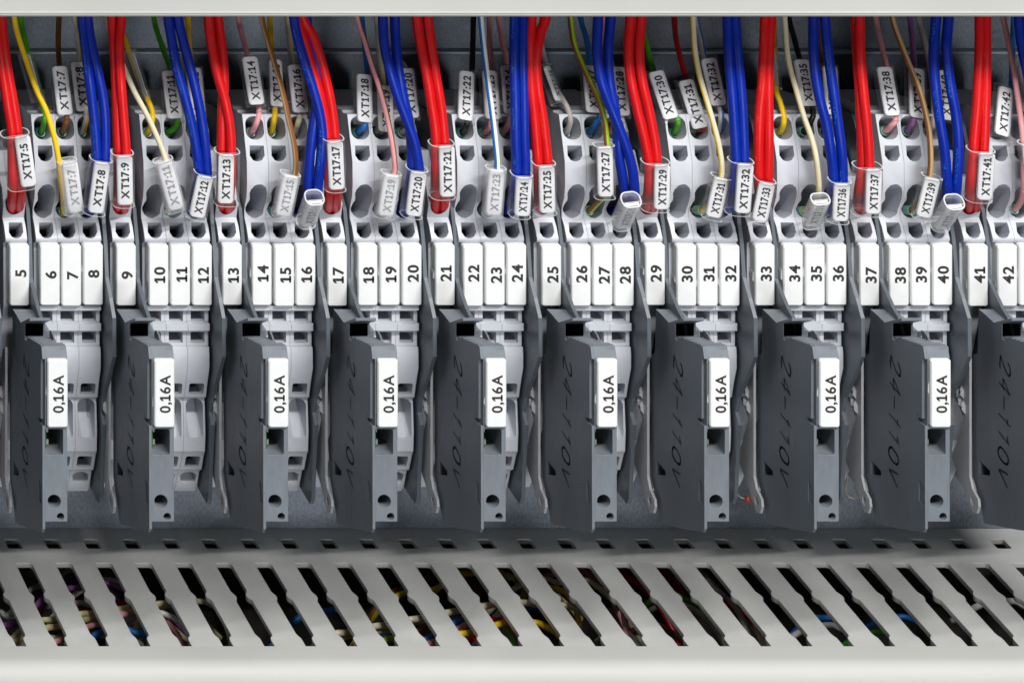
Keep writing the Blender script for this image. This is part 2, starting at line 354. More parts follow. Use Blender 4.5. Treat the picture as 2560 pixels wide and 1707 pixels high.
def build_block(fused=False):
    prof = front_profile()
    if fused:
        up = cyz([(232, 31), (300, 29), (335, 24), (345, 17), (395, 14), (405, 7), (432, 3.6), (470, 2.0)])
        prof = up+[q for q in front_profile()[12:19]]
        prof = prof+cyz([(704, 2.0), (712, 2.6), (800, 6.0), (862, 9.5), (900, 6.5), (960, 8.0), (1010, 13.0), (1055, 12), (1090, 16), (1118, 19)])
    poly = prof+[(38, prof[-1][1]+2), (41.5, -30), (41.5, 12), (36, prof[0][1]-4)]
    bm = bmesh.new(); bm_prism(bm, poly, 0, W)
    base = finish(bm, 'housing', [M_house, M_black])
    cuts = []
    cx = 2.66
    def sq(v0, v1, yb, w_=3.45, drop=4.3, scl=0.45, r=0.5, yref=1.5, bottom_round=True):
        z0, z1 = zz(v0, yref), zz(v1, yref)
        h = z0-z1; c = (z0+z1)/2
        if bottom_round: poly_ = [(cx-w_/2, z0), (cx+w_/2, z0), (cx+w_/2, z1+h*0.35), (cx+w_*0.30, z1+h*0.08), (cx+w_*0.1, z1), (cx-w_*0.1, z1), (cx-w_*0.30, z1+h*0.08), (cx-w_/2, z1+h*0.35)]
        else: poly_ = rrect(cx, c, w_, h, r)
        cuts.append(slant(poly_, -6, yref+yb, cx, c, scl, drop, yref, 1.15 if bottom_round else 0))
    def rnd(v0, v1, yb, w_=4.3, drop=6, scl=0.55, yref=3):
        z0, z1 = zz(v0, yref), zz(v1, yref); c = (z0+z1)/2; h = z0-z1
        cuts.append(slant(rrect(cx, c, w_, h, w_*0.47, 6), -4, yref+yb, cx+0.1, c, scl, drop, yref, 0.4))
    if not fused:
        rnd(266, 321, 12, yref=4.2); sq(334, 371, 8, yref=2)
    # lower wire entry: keyhole, narrow above and wide below
    z0, z1 = zz(430, 1.3), zz(497, 1.3); h = z0-z1
    tr = [(400, 555), (330, 575), (270, 640), (248, 700), (230, 770), (197, 830), (176, 900), (182, 955), (220, 1020), (285, 1068), (350, 1078), (410, 1052), (455, 1022), (478, 990), (488, 900), (500, 830), (530, 760), (535, 680), (505, 610), (450, 563)]
    key = []
    for x_, y_ in tr[::-1]:
        u_, v_ = 1120+x_/6.533, 380+y_/6.533
        Yh = 1.2 if v_ < 490 else 2.6
        key.append((min(4.8, XU(u_, Yh)-XU(1150.5, 1.2)), ZV(v_, Yh)))
    if fused: key = [(cx+2.2*math.cos(2*math.pi*i/20), z1+2.6+2.6*math.sin(2*math.pi*i/20)) for i in range(20)]
    cuts.append(slant(key, -4, 15, cx, (z0+z1)/2-1, 0.7, 4.5, 2.0))
    sq(508, 547, 8, yref=0.8)
    if not fused:
        for v0, v1 in ((715.5, 739.5), (764, 789)):
            z0, z1 = zz(v0, 1.2), zz(v1, 1.2); c = (z0+z1)/2
            cuts.append(slant(rrect(cx-0.05, c, 3.3, z0-z1, 0.15, 2), -3, 12, cx, c, 0.9, 0, 1.2))
        sq(879, 907, 6, 3.5, 0.9, 0.85, 0.5, 2.8, False)
        sq(1045, 1074, 6, 3.4, 0.9, 0.85, 0.5, 6.2, False)
        # open wire troughs with arched top
        def trough(v0, v1, yt, y_out, y_in):
            zt, zb_ = zz(v0, yt), zz(v1, yt)
            A = [(cx-2.1, zb_)]+[(cx-2.1*math.cos(R(t)), zt-1.6+1.6*math.sin(R(t))) for t in range(0, 181, 20)]+[(cx+2.1, zb_)]
            A = A+[(cx+2.1*math.cos(R(t)), zb_-1.2*math.sin(R(t))) for t in (30, 60, 90, 120, 150)]
            bm = bmesh.new()
            B = [(cx+(x-cx)*0.9, (z-zt)*0.93+zt) for x, z in A]
            bm_loft(bm, [(x, y_out, z) for x, z in A], [(x, (y_in if z > (zt+zb_)/2 else y_out+2.6), z) for x, z in B])
            bmesh.ops.triangulate(bm, faces=bm.faces)
            cuts.append(finish(bm, 'cut', []))
        trough(917, 1003, 4, 2.0, 13.0)
        trough(1083, 1111, 9, 7.0, 17.0)
    me = boolean(base, cuts, 'housing')
    sharpen(me, 30)
    return me
me_house = build_block(); me_fhouse = build_block(True)

def marker_mesh(num, zc, h, wd=4.75, y0=-1.0, y1=1.9, txt_h=3.2, name='marker', squeeze=0.92, x0=0.2, burr_seed=0):
    """snap-in label plate with printed number reading upwards"""
    bm = bmesh.new(); rr = random.Random(burr_seed)
    out = rrect(x0+wd/2, zc, wd, h, 0.55, 4)
    bm_prism(bm, out, y0+0.35, y1, axis='Y')
    fr = rrect(x0+wd/2, zc, wd-0.5, h-0.5, 0.4, 4)
    bm_loft(bm, [(x, y0, z) for x, z in fr], [(x, y0+0.34, z) for x, z in rrect(x0+wd/2, zc, wd-0.04, h-0.04, 0.53, 4)])
    for side in (-1, 1):        # moulding burrs where the plate was snapped off its card
        if rr.random() < 0.75:
            z = zc+rr.uniform(-2.5, 1.2); l = rr.uniform(1.6, 3.4); e = rr.uniform(0.12, 0.3)
            xx = x0+wd/2+side*wd/2
            bm_loft(bm, [(xx-side*0.2, y0+0.8, z-l/2), (xx+side*e, y0+0.9, z-l/4), (xx+side*e*0.7, y0+0.9, z+l/3), (xx-side*0.2, y0+0.8, z+l/2)],
                    [(xx-side*0.2, y1-0.3, z-l/2), (xx+side*e, y1-0.5, z-l/4), (xx+side*e*0.7, y1-0.5, z+l/3), (xx-side*0.2, y1-0.3, z+l/2)])
    bmesh.ops.recalc_face_normals(bm, faces=bm.faces)
    return bm
def white_marker(num, seed):
    zc = (zz(559, 0)+zz(699.5, 0))/2; h = zz(559, 0)-zz(699.5, 0)-0.1
    rj = random.Random(seed); jx = rj.uniform(-.09, .09); zc += rj.uniform(-.14, .14)
    bm = marker_mesh(num, zc, h, burr_seed=seed, x0=0.66+jx)
    bm_text(bm, str(num), 2.6, (0.66+jx+2.55+rj.uniform(-.12, .12), -1.03, zz(630, -1)+rj.uniform(-.25, .25)), (0, 0, 1), (-1, 0, 0), 1, bold=0.03, squeeze=1.08)
    return finish(bm, 'marker', [M_mark, M_ink], recalc=False)

GM = {6: 92, 10: 342, 14: 580, 18: 823, 22: 1064, 26: 1312, 30: 1555, 34: 1800, 38: 2043, 42: 2292}
FM = {5: 22, 9: 268, 13: 512, 17: 753, 21: 1001, 25: 1244, 29: 1483, 33: 1735, 37: 1976, 41: 2225, 45: 2470}  # last block is unseen, added beyond the right edge for its shade
BX = {}
def seat(root_x): return (root_x+W/2, 41.5, -20)
def put(me, name, root, x):
    return link(name, me, root, (-W/2, -41.5, 20))
for g, u in GM.items():
    x = XU(u*V2, -1)-0.7
    for k in range(3):
        n = g+k; xx = x+k*5.19; BX[n] = xx
        r = empty('terminal_block', seat(xx))
        pos = 'left' if k == 0 else 'middle' if k == 1 else 'right'
        tag(r, f'light grey terminal block with white marker {n}, {pos} one of its set of three', 'terminal block', 'light grey terminal blocks in sets of three')
        put(me_house, 'housing', r, xx)
        put(white_marker(n, n), 'marker', r, xx)

# fuse terminal blocks with their hinged lever
LV = {5: 125, 9: 370, 13: 632, 17: 883, 21: 1132, 25: 1387, 29: 1645, 33: 1897, 37: 2152, 41: 2408, 45: 2655}
UL = 1202.0; XL21 = XU(UL, -31)
def pl21(pts): return [PX(u, v, XL21) for u, v in pts]
def lever_mesh():
    ser = []
    u0, v0, u1, v1 = 1150, 843, 1194, 862
    for i in range(7):
        t = i/6; ser.append((u0+(u1-u0)*t, v0+(v1-v0)*t))
        if i < 6: t2 = (i+0.72)/6; ser.append((u0+(u1-u0)*t2+1.2, v0+(v1-v0)*t2-1.4))
    prof = [(1097, 773), (1111, 789), (1125, 806), (1141, 800), (1157, 794.5), (1157, 802), (1140, 807), (1140, 846)]+ser+[(1198, 865), (1202, 897), (1202, 1000), (1202, 1064), (1202, 1303), (1107, 1303), (1103, 1281), (1087, 1190), (1087, 960), (1087, 886), (1095, 884), (1096, 835)]
    poly = pl21(prof)
    bm = bmesh.new(); bm_prism(bm, poly, 0.62, 5.75)
    body = finish(bm, 'lb', [M_dark, M_black])
    yF = -31.0
    cuts = []
    zv_ = lambda v, Y: ZV(v, Y)
    zv = lambda v, Y=yF: ZV(v, Y)
    # hook opening
    cuts.append(slant(rrect(3.3, (zv(803, -14.4)+zv(842, -14.4))/2, 4.3, zv(803, -14.4)-zv(842, -14.4)-0.3, 0.15, 2), -24, -5, 3.3, (zv(803, -14.4)+zv(842, -14.4))/2, 0.9, 0.0, -14.4))
    xx = lambda u: XU(u, yF)-XL21
    cuts[0] = blackened(slant(rrect(2.25, (zv_(807, -14.4)+zv_(842, -14.4))/2, 4.1, zv_(807, -14.4)-zv_(842, -14.4)-0.3, 0.15, 2), -15.3, -6.5, 2.25, (zv_(807, -14.4)+zv_(842, -14.4))/2, 0.9, 3.7, -14.4))
    b2 = bmesh.new(); bm_box(b2, 4.75, 7, -26, -1, ZV(838, -17), 22); cuts.append(finish(b2, 'c', []))
    # fuse window, test sockets
    wz = (zv(1072)+zv(1137))/2
    cuts.append(slant(rrect(xx(1231), wz, 4.2, 6.0, 0.5, 3), -33, -20, xx(1231), wz, 0.9, -0.3, yF))
    cuts.append(slant(circ(xx(1232), zv(1253), 1.5, 24), -33, -22, xx(1232), zv(1253), 0.95, 0, yF))
    cuts.append(slant(circ(xx(1230.8), zv(1252), 1.5, 24), -31.9, -30.2, xx(1231), zv(1252), 0.62, 0, yF))
    cuts.append(slant(circ(xx(1247.5), zv(1291), 0.86, 18), -33, -22, xx(1247), zv(1291), 1.0, 0, yF))
    # recess for the label plate
    zt, zb = zv(896), zv(1066)
    b2 = bmesh.new(); bm_box(b2, 0.85, 7, -34, -28.6, zb, zt); cuts.append(finish(b2, 'c', []))
    # stepped nose at the right
    b2 = bmesh.new(); bm_box(b2, 4.3, 7, -34, -30.0, zv(878), zv(840)); cuts.append(finish(b2, 'c', []))
    body2 = boolean(body, cuts, 'lever_body')
    # side cheek
    ch = [(1097, 772.5), (1111, 788.5), (1125, 806.5), (1141, 800.5), (1157, 795), (1157, 802.5), (1139, 807.5), (1139, 849), (1146, 852), (1151, 844.5)]+[(a+0.3, b+0.6) for a, b in ser[1:]]+[(1198.5, 866), (1202, 897), (1196.5, 898), (1196.5, 1046), (1189, 1043), (1188, 1030), (1187, 1047), (1196, 1060), (1202, 1064), (1202.4, 1200), (1202.6, 1322), (1199, 1330), (1160, 1322), (1115, 1310), (1107, 1307), (1103, 1281), (1087, 1190), (1087, 886), (1095, 884), (1096, 835)]
    bm = bmesh.new(); bm_prism(bm, pl21(ch), 0.0, 0.62)
    cheek = finish(bm, 'ck', [M_dark, M_black])
    b3 = bmesh.new()
    bm_prism(b3, pl21([(1098, 1149), (1118, 1177), (1118, 1189), (1098, 1186)]), -1, 2.4)
    bm_prism(b3, pl21([(1190, 1197), (1199.5, 1216), (1199.5, 1262), (1190, 1250)]), -1, 0.35)
    cheek2 = boolean(cheek, [finish(b3, 'c', []), blackened(slant(rrect(2.25, (zv_(807, -14.4)+zv_(842, -14.4))/2, 4.1, zv_(807, -14.4)-zv_(842, -14.4)-0.3, 0.15, 2), -15.3, -6.5, 2.25, (zv_(807, -14.4)+zv_(842, -14.4))/2, 0.9, 3.7, -14.4))], 'cheek')
    b3 = bmesh.new(); bm_prism(b3, pl21([(1098, 1149), (1118, 1177), (1118, 1189), (1098, 1186)]), -1, 2.4)
    body2 = boolean(body2, [finish(b3, 'c', [])], 'lever_body')
    bm = bmesh.new(); bm.from_mesh(body2); bm.from_mesh(cheek2)
    # grip ridges on the sloping thumb rest
    me = finish(bm, 'fuse_lever', [M_dark, M_black], recalc=False)
    sharpen(me, 28)
    return me
me_lever = lever_mesh()
def gmesh_inside():             # what shows through the fuse window: green board, tinned contact
    yF = -31; wz = (ZV(1072, yF)+ZV(1137, yF))/2
    bm = bmesh.new(); bm_box(bm, 0.95, 1.25, -29.6, -20.8, wz-2.2, wz+2.3, 0); bm_box(bm, 1.25, 2.2, -27.5, -24.5, wz+0.6, wz+2.2, 1); bm_box(bm, 1.25, 2.0, -28.6, -26.2, wz-1.7, wz-0.5, 1)
    return finish(bm, 'circuit_board', [M_green, M_sold])
me_board = gmesh_inside()
def hinge_mesh():
    bm = bmesh.new()
    pts = [(1206, 826), (1211, 828), (1217, 838), (1222, 852), (1221, 862), (1213, 858), (1209, 848)]
    X = XL21+4.8; poly = [PX(u, v, X) for u, v in pts]
    bm_prism(bm, poly, 4.78, 5.2)
    return finish(bm, 'hinge_ear', M_dark)
me_ear = hinge_mesh()
def ribbon(bm, pts, wd, fx, mi=0):
    """flat pen stroke on the plane X=fx; pts are (Y,Z)"""
    n = len(pts)
    for i in range(n-1):
        a = Vector(pts[i]); b = Vector(pts[i+1]); d = (b-a)
        if d.length < 1e-5: continue
        d.normalize(); q = Vector((-d.y, d.x))*wd/2; a = a-d*wd*0.25; b = b+d*wd*0.25
        vs = [bm.verts.new(Vector((fx, p.x, p.y))*S) for p in (a-q, b-q, b+q, a+q)]
        f = bm.faces.new(vs); f.material_index = mi; f.normal_update()
        if f.normal.x > 0: f.normal_flip()
def script_strokes(rr, u_shift=0):
    """24-110V by hand, seen on the left cheek, read downwards; source coordinates of the lever marked 21"""
    def T(pts): return [(p[0]+rr.uniform(-.6, .6), p[1]+rr.uniform(-1, 1)) for p in pts]
    Q = lambda *p: [((x-200)/135, (y-115)/1310) for x, y in p]
    return [Q((225, 250), (222, 190), (230, 120), (255, 210), (290, 290), (325, 340), (336, 310), (330, 250), (312, 205)), Q((218, 395), (328, 518)), Q((328, 518), (250, 330), (262, 470)), Q((268, 535), (266, 655)),
            Q((212, 700), (335, 835)), Q((300, 762), (308, 815)), Q((210, 878), (318, 1008)), Q((297, 930), (312, 990)),
            Q((215, 1035), (203, 1065), (207, 1105), (230, 1150), (262, 1185), (295, 1205), (312, 1190), (310, 1130), (270, 1070), (235, 1030), (215, 1035)), Q((308, 1300), (198, 1240), (245, 1310), (300, 1425))]
def writing_mesh(seed):
    rr = random.Random(seed); bm = bmesh.new()
    for s in script_strokes(rr):
        pp = []
        for i in range(len(s)-1):
            for j in range(4):
                t = j/4; pp.append((s[i][0]*(1-t)+s[i+1][0]*t, s[i][1]*(1-t)+s[i+1][1]*t))
        pp.append(s[-1])
        q = []
        for a, b in pp:
            u = 1132+a*23+rr.uniform(-.25, .25); v = 885+b*332+rr.uniform(-.3, .3)-(a-0.5)*0
            # sight line onto cheek plane, then keep its own Y,Z
            q.append(PX(u, v, XL21-0.0))
        # light smoothing
        for _ in range(2): q = [q[0]]+[((q[i-1][0]+2*q[i][0]+q[i+1][0])/4, (q[i-1][1]+2*q[i][1]+q[i+1][1])/4) for i in range(1, len(q)-1)]+[q[-1]]
        ribbon(bm, q, 0.52, -0.04)
    return finish(bm, 'handwriting', M_mk if seed > 18 else M_mk2, recalc=False)
def side_wall_mesh():           # dark wall on the right of the fuse block that carries the lever hinge
    X = XU(1143, 0)
    f = [(1108, 268, 16), ]
    pts = cyz([(262, 15), (285, 13), (440, 6.5), (480, 3.0), (560, 0.4), (640, -0.2), (650, -1.0), (708, -7.0), (730, -10), (800, -14), (830, -8), (900, 6), (1050, 18)])+[(38, -38), (38, 30), (30, 45)]
    bm = bmesh.new(); bm_prism(bm, pts, 0, 0.85); return finish(bm, 'side_wall', M_plate)
me_wall = side_wall_mesh()
def bracket_mesh():
    X = XU(1353, -1.0); XB = X
    pts = [(1345, 872), (1353.5, 868), (1353.5, 1190), (1359, 1222), (1370, 1248), (1371.5, 1266), (1368, 1282), (1360, 1280), (1351, 1250), (1340, 1210), (1323, 1158), (1317, 1140), (1330, 1100), (1342.5, 1047), (1335, 1020), (1331, 1008), (1326, 995), (1321, 981), (1322, 965), (1330, 930)]
    poly = [PX(u, v, XB) for u, v in pts]
    bm = bmesh.new(); bm_prism(bm, poly, 0, 0.6)
    # moulded ribs near its edge
    base = finish(bm, 'b', M_bracket)
    c = PX(1360, 1251, XB)
    b2 = bmesh.new()
    bm_prism(b2, [(c[0]+1.15*math.cos(R(a)), c[1]+1.15*math.sin(R(a))) for a in range(0, 360, 18)], -1, 2)
    me = boolean(base, [finish(b2, 'c', [])], 'swing_arm')
    bm = bmesh.new(); bm.from_mesh(me)
    for (uu, vv, a) in ((1333, 985, .9), (1337, 1003, .8), (1341, 980, .7), (1344, 1018, .8)):
        q = PX(uu, vv, XB)
        bm_loft(bm, [(-0.0, q[0]-a*.8, q[1]-1.4), (-0.0, q[0]+a*.8, q[1]-0.6), (0, q[0]+a*.8, q[1]+1.4), (0, q[0]-a*.8, q[1]+0.6)], [(-0.7, q[0]-.2, q[1]-.6), (-0.7, q[0]+.2, q[1]-.4), (-.7, q[0]+.2, q[1]+.6), (-.7, q[0]-.2, q[1]+.4)])
    me2 = finish(bm, 'swing_arm', M_bracket); sharpen(me2, 30)
    return me2, XB
me_arm, XB25 = bracket_mesh()
XL25 = XU(UL+(1387-1132)*V2, -31)
def under_mesh():               # curved light body behind the arm
    pts = cyz([(810, 22), (830, 16), (870, 12), (905, 16), (930, 10), (955, 7.5), (985, 9), (1008, 14), (1030, 12), (1060, 14), (1090, 20), (1115, 22), (1125, 30)])+[(38, -36), (38, -10)]
    bm = bmesh.new(); bm_prism(bm, pts, 0, 2.2)
    for f in bm.faces: pass
    return finish(bm, 'spring_body', M_bracket, 60)
me_under = under_mesh()
lab_z = (ZV(897, -31.5)+ZV(1068, -31.5))/2; lab_h = ZV(897, -31.5)-ZV(1067, -31.5)
for i, (n, u) in enumerate(FM.items()):
    x = XU(u*V2, -1)-0.7; BX[n] = x
    r = empty('fuse_terminal_block', seat(x))
    tail = ' tagged 0,16A' if n < 41 else ''
    tag(r, f'fuse terminal block with white marker {n} above a dark grey lever{tail}', 'fuse terminal', 'fuse terminal blocks with dark grey levers')
    put(me_fhouse, 'housing', r, x)
    put(white_marker(n, 100+n), 'marker', r, x)
    put(me_wall, 'side_wall', r, x).location.x += 5.6*S
    xl = XU((LV[n]-1132)*V2+UL, -31)
    off = (xl-x-W/2, -41.5, 20)
    lv = link('fuse_lever', me_lever, r, off)
    link('circuit_board', me_board, lv); link('hinge_ear', me_ear, lv)
    link('handwriting', writing_mesh(n), lv)
    bm = marker_mesh('', lab_z, lab_h, wd=4.75, y0=-31.9, y1=-28.7, x0=0.95, burr_seed=200+n)
    bm_text(bm, '0,16A', 2.45, (0.95+2.5, -31.93, lab_z), (0, 0, 1), (-1, 0, 0), 1, bold=0.022, squeeze=1.0, fit=10.6)
    bm_z = bm
    link('rating_tag', finish(bm, 'rating_tag', [M_mark, M_ink], recalc=False), lv)
    link('swing_arm', me_arm, r, (xl-1.4-x-W/2, -41.5, 20))
    link('spring_body', me_under, r, (xl-4.0-x-W/2, -41.5, 20))

# partition plates right of every set of three
def partition_mesh():
    X = XU(1056.6, 0)
    pts = [(1022, 284), (1029, 300), (1036, 330), (1047, 470), (1052, 560), (1057, 608), (1061.7, 693), (1074, 745), (1084.7, 795), (1085.5, 892), (1068, 950), (1051.5, 994), (1047, 1030), (1054, 1062), (1051, 1100), (1047, 1170), (1045, 1243), (1040, 1259)]
    poly = [PX(u, v, X) for u, v in pts]
    poly = [(min(y, 24), z) for y, z in poly]
    poly += [(13, poly[-1][1]+0.3), (20, poly[-1][1]+6), (38, -38), (38, 30), (26, 47)]
    bm = bmesh.new(); bm_prism(bm, poly, 0, 0.9)
    q = PX(1066, 838, X)
    for i in range(20):         # ejector mark: a faint raised ring
        a = 2*math.pi*i/20; b_ = 2*math.pi*(i+1)/20
        o1, o2 = (q[0]+4+2.4*math.cos(a), q[1]+2.4*math.sin(a)), (q[0]+4+2.4*math.cos(b_), q[1]+2.4*math.sin(b_))
        i1, i2 = (q[0]+4+2.2*math.cos(a), q[1]+2.2*math.sin(a)), (q[0]+4+2.2*math.cos(b_), q[1]+2.2*math.sin(b_))
        bm_loft(bm, [(-0.05, *o1), (-0.05, *o2), (-0.05, *i2), (-0.05, *i1)], [(0.1, *o1), (0.1, *o2), (0.1, *i2), (0.1, *i1)])
    return finish(bm, 'partition_plate', M_plate)
me_part = partition_mesh()
for g in [2]+list(GM)[:-1]:
    x = (BX[g+2] if g != 2 else BX[5]-4.2-5.2)+W+0.55
    o = link('partition_plate', me_part, None, (x, 0, 0))
    tag(o, f'dark grey bent-edged partition plate between terminal blocks {g+2} and {g+3}', 'partition plate', 'dark grey partition plates between the sets')

# ------------------------------------------------------------------ wires
def catmull(pts, per=6):
    P_ = [Vector(p) for p in pts]; P_ = [P_[0]*2-P_[1]]+P_+[P_[-1]*2-P_[-2]]
    out = []
    for i in range(1, len(P_)-2):
        p0, p1, p2, p3 = P_[i-1:i+3]
        for j in range(per):
            t = j/per
            out.append(0.5*((2*p1)+(-p0+p2)*t+(2*p0-5*p1+4*p2-p3)*t*t+(-p0+3*p1-3*p2+p3)*t**3))
    out.append(P_[-2]); return out
def tube_mesh(name, pts, r, mats, stripe=None, sides=14, per=6, caps=True):
    """stripe: (centre angle in degrees round the wire, half width) painted with mats[1]; angle 0 faces the viewer"""
    pts = catmull(pts, per); bm = bmesh.new(); uvl = bm.loops.layers.uv.new('UVMap')
    rings = []; L = 0; Ls = []
    up = Vector((0, -1, 0))
    for i, p in enumerate(pts):
        t = (pts[min(i+1, len(pts)-1)]-pts[max(i-1, 0)]).normalized()
        n = (up-t*up.dot(t))
        n = n.normalized() if n.length > 1e-3 else Vector((0, 0, 1))
        up = n; b = t.cross(n)
        if i: L += (p-pts[i-1]).length
        Ls.append(L)
        rings.append([bm.verts.new((p+(n*math.cos(2*math.pi*k/sides)+b*math.sin(2*math.pi*k/sides))*r)*S) for k in range(sides)])
    for i in range(len(rings)-1):
        for k in range(sides):
            k2 = (k+1) % sides
            f = bm.faces.new((rings[i][k], rings[i][k2], rings[i+1][k2], rings[i+1][k])); f.smooth = True
            us = ((k/sides+0.5) % 1, (k/sides+0.5) % 1+1/sides)
            for lp, (uu, vv) in zip(f.loops, ((us[0], Ls[i]), (us[1], Ls[i]), (us[1], Ls[i+1]), (us[0], Ls[i+1]))): lp[uvl].uv = (uu, vv)
            if stripe:
                a = (360*(k+0.5)/sides-stripe[0]+180) % 360-180
                if abs(a) < stripe[1]: f.material_index = 1
    if caps: bm.faces.new(rings[0]); bm.faces.new(rings[-1][::-1])
    return finish(bm, name, mats, recalc=True)
Z3 = {1: 0.0, 2: 850.0, 3: 1700.0}; ZS = 860/2352
def depth(kind, zy):
    T = {'thick': [(-400, 7), (125, 2), (500, -2.5), (900, -4), (1100, -4.5), (1330, -3.5), (1390, 0.5), (1440, 5), (1500, 9)],
         'low': [(-400, 13), (125, 9), (500, 3), (900, -2), (1100, -4), (1330, -3), (1440, 3.5), (1500, 8)],
         'up': [(-400, 30), (125, 24), (450, 13), (800, 5.0), (850, 4.5), (880, 6), (920, 9.5), (960, 13)]}[kind]
    for (a, ya), (b, yb) in zip(T, T[1:]):
        if zy <= b: return ya+(yb-ya)*(max(zy, a)-a)/(b-a)
    return T[-1][1]
def zp(page, zx, zy, Y): return P(Z3[page]+zx*ZS, zy*ZS, Y)
def wire(page, kind, color, pts, label, group, dy=0.0, name=None, stripe=None, printed_=None, term=None, extra=None):
    r = 1.17 if kind == 'thick' else 0.66
    P0 = list(pts)
    if P0[0][1] <= 130:
        (x0, y0), (x1, y1) = P0[0], P0[1]
        k = (-230-y0)/(y1-y0); P0 = [(x0+(x1-x0)*k*0.6, -230)]+P0
    v = [zp(page, a, b, depth(kind, b)+dy) for a, b in P0]
    if extra: v += [Vector(e) for e in extra]
    if kind == 'thick' and P0[-1][1] >= 1400:
        e = v[-1]; v += [e+Vector((-0.2, 3, -1.8)), e+Vector((-0.4, 8, -5))]
    if kind in ('low', 'up'):
        e = v[-1]; v += [e+Vector((-0.5, 2.6, -1.0)), e+Vector((-0.6, 7, -3.5))]
    c = color if isinstance(color, tuple) else (color,)
    mats = [WM[q] for q in c]
    if printed_ == 'blue': mats = [M_blue_print]
    if printed_ == 'red': mats = [M_red_print]
    o0 = v[-1]
    me = tube_mesh('wire', [q-o0 for q in v], r, mats, stripe, sides=18 if kind == 'thick' else 16)
    o = link(name or ('power_wire' if kind == 'thick' else 'signal_wire'), me, None, o0)
    tag(o, label, 'wire', group)
    if kind in ('low', 'up'):   # teal collar of the crimped ferrule
        e = v[-3]; d = (v[-2]-v[-3]).normalized()
        bm = bmesh.new(); n1 = d.cross(Vector((1, 0, 0))).normalized(); n2 = d.cross(n1)
        prof = [(0.82, -0.7), (1.08, -0.8), (1.05, 1.6), (0.68, 1.6)]; rg = []
        for k in range(20):
            a = 2*math.pi*k/20; rg.append([bm.verts.new((e-o0+d*(h+0.8)+(n1*math.cos(a)+n2*math.sin(a))*q)*S) for q, h in prof])
        for k in range(20):
            for j in range(4):
                bm.faces.new((rg[k][j], rg[(k+1) % 20][j], rg[(k+1) % 20][(j+1) % 4], rg[k][(j+1) % 4]))
        link('ferrule', finish(bm, 'ferrule', M_ferr, 40), o)
    return o
GT = 'pairs of thick wires into the lower openings'; GU = 'thin wires into the upper openings'; GL = 'thin wires into the lower openings'
def thick(page, color, n, A, B, swap=False, pr=(None, None)):
    """A,B: the pair, left one first where it enters the duct"""
    for i, (pts, nm) in enumerate(((A, 'left'), (B, 'right'))):
        d = (0.6 if i == 0 else -0.6) if swap == 'B' else (-0.6 if i == 0 else 0.6) if swap == 'A' else 0
        wire(page, 'thick', color, pts, f'thick glossy {color} wire, {nm} one of the pair entering terminal {n}', GT, dy=d, printed_=pr[i])
def up(page, color, n, pts, cname, stripe=None, end=None, dy=0):
    ext = None
    wire(page, 'up', color, pts, f'thin {cname} wire running down to the upper opening of terminal {n}', GU, stripe=stripe, dy=dy)
def low(page, color, n, pts, cname, stripe=None):
    wire(page, 'low', color, pts, f'thin {cname} wire running down to the lower opening of terminal {n}', GL, stripe=stripe)

# --- page 1 of the survey (left third)
thick(1, 'red', 5, [(-25, 125), (5, 400), (50, 700), (80, 900), (85, 1100), (85, 1280), (75, 1440)], [(10, 125), (40, 400), (90, 700), (120, 900), (135, 1100), (145, 1280), (125, 1440)])
up(1, 'green', 6, [(140, 125), (165, 250), (200, 400), (245, 550), (275, 680), (305, 780), (300, 840), (282, 905)], 'green')
low(1, 'yellow', 7, [(98, 125), (125, 250), (190, 450), (250, 620), (312, 750), (360, 900), (395, 1060), (412, 1200), (430, 1350), (432, 1450)], 'yellow and white')
up(1, 'brown', 7, [(403, 125), (398, 280), (405, 440), (430, 650), (455, 800), (445, 860), (425, 905)], 'brown')
up(1, ('yellow', 'white'), 8, [(512, 125), (530, 250), (545, 400), (575, 620), (590, 780), (582, 850), (563, 905)], 'yellow and white', stripe=(60, 50))
thick(1, 'blue', 8, [(560, 125), (575, 250), (605, 500), (635, 750), (655, 950), (660, 1110), (640, 1280), (605, 1440)], [(600, 125), (620, 270), (665, 480), (705, 680), (720, 900), (715, 1120), (690, 1300), (640, 1440)], pr=('blue', None))
thick(1, 'red', 9, [(765, 125), (785, 400), (797, 700), (802, 900), (808, 1050), (808, 1300), (795, 1440)], [(828, 125), (815, 300), (825, 550), (843, 800), (862, 1050), (860, 1300), (845, 1440)], swap='B')
low(1, 'cream', 11, [(735, 125), (780, 300), (850, 470), (920, 630), (1000, 780), (1070, 930), (1125, 1070), (1150, 1200), (1165, 1350), (1140, 1440)], 'cream')
up(1, 'yellow', 10, [(800, 125), (850, 260), (890, 380), (945, 530), (1000, 660), (1040, 760), (1038, 840), (1010, 905)], 'yellow')
up(1, 'green', 11, [(1052, 125), (1078, 230), (1120, 350), (1160, 465), (1190, 650), (1215, 820), (1190, 880), (1145, 905)], 'green')
up(1, 'yellow', 12, [(1285, 125), (1288, 250), (1300, 380), (1330, 600), (1325, 800), (1310, 860), (1290, 905)], 'amber yellow')
thick(1, 'blue', 12, [(1150, 125), (1170, 250), (1205, 450), (1260, 650), (1310, 850), (1345, 1050), (1362, 1200), (1345, 1330), (1300, 1440)], [(1215, 125), (1240, 230), (1290, 420), (1335, 600), (1375, 800), (1402, 1000), (1415, 1220), (1390, 1340), (1335, 1440)], pr=('blue', None))
thick(1, 'red', 13, [(1425, 125), (1445, 300), (1485, 500), (1535, 680), (1568, 850), (1580, 1040), (1575, 1250), (1555, 1440)], [(1490, 125), (1517, 350), (1530, 550), (1520, 750), (1515, 1000), (1515, 1250), (1505, 1440)], swap='A', pr=(None, 'red'))
up(1, 'pink', 14, [(1630, 125), (1650, 220), (1688, 365), (1730, 550), (1768, 730), (1765, 800), (1745, 860), (1718, 905)], 'pink')
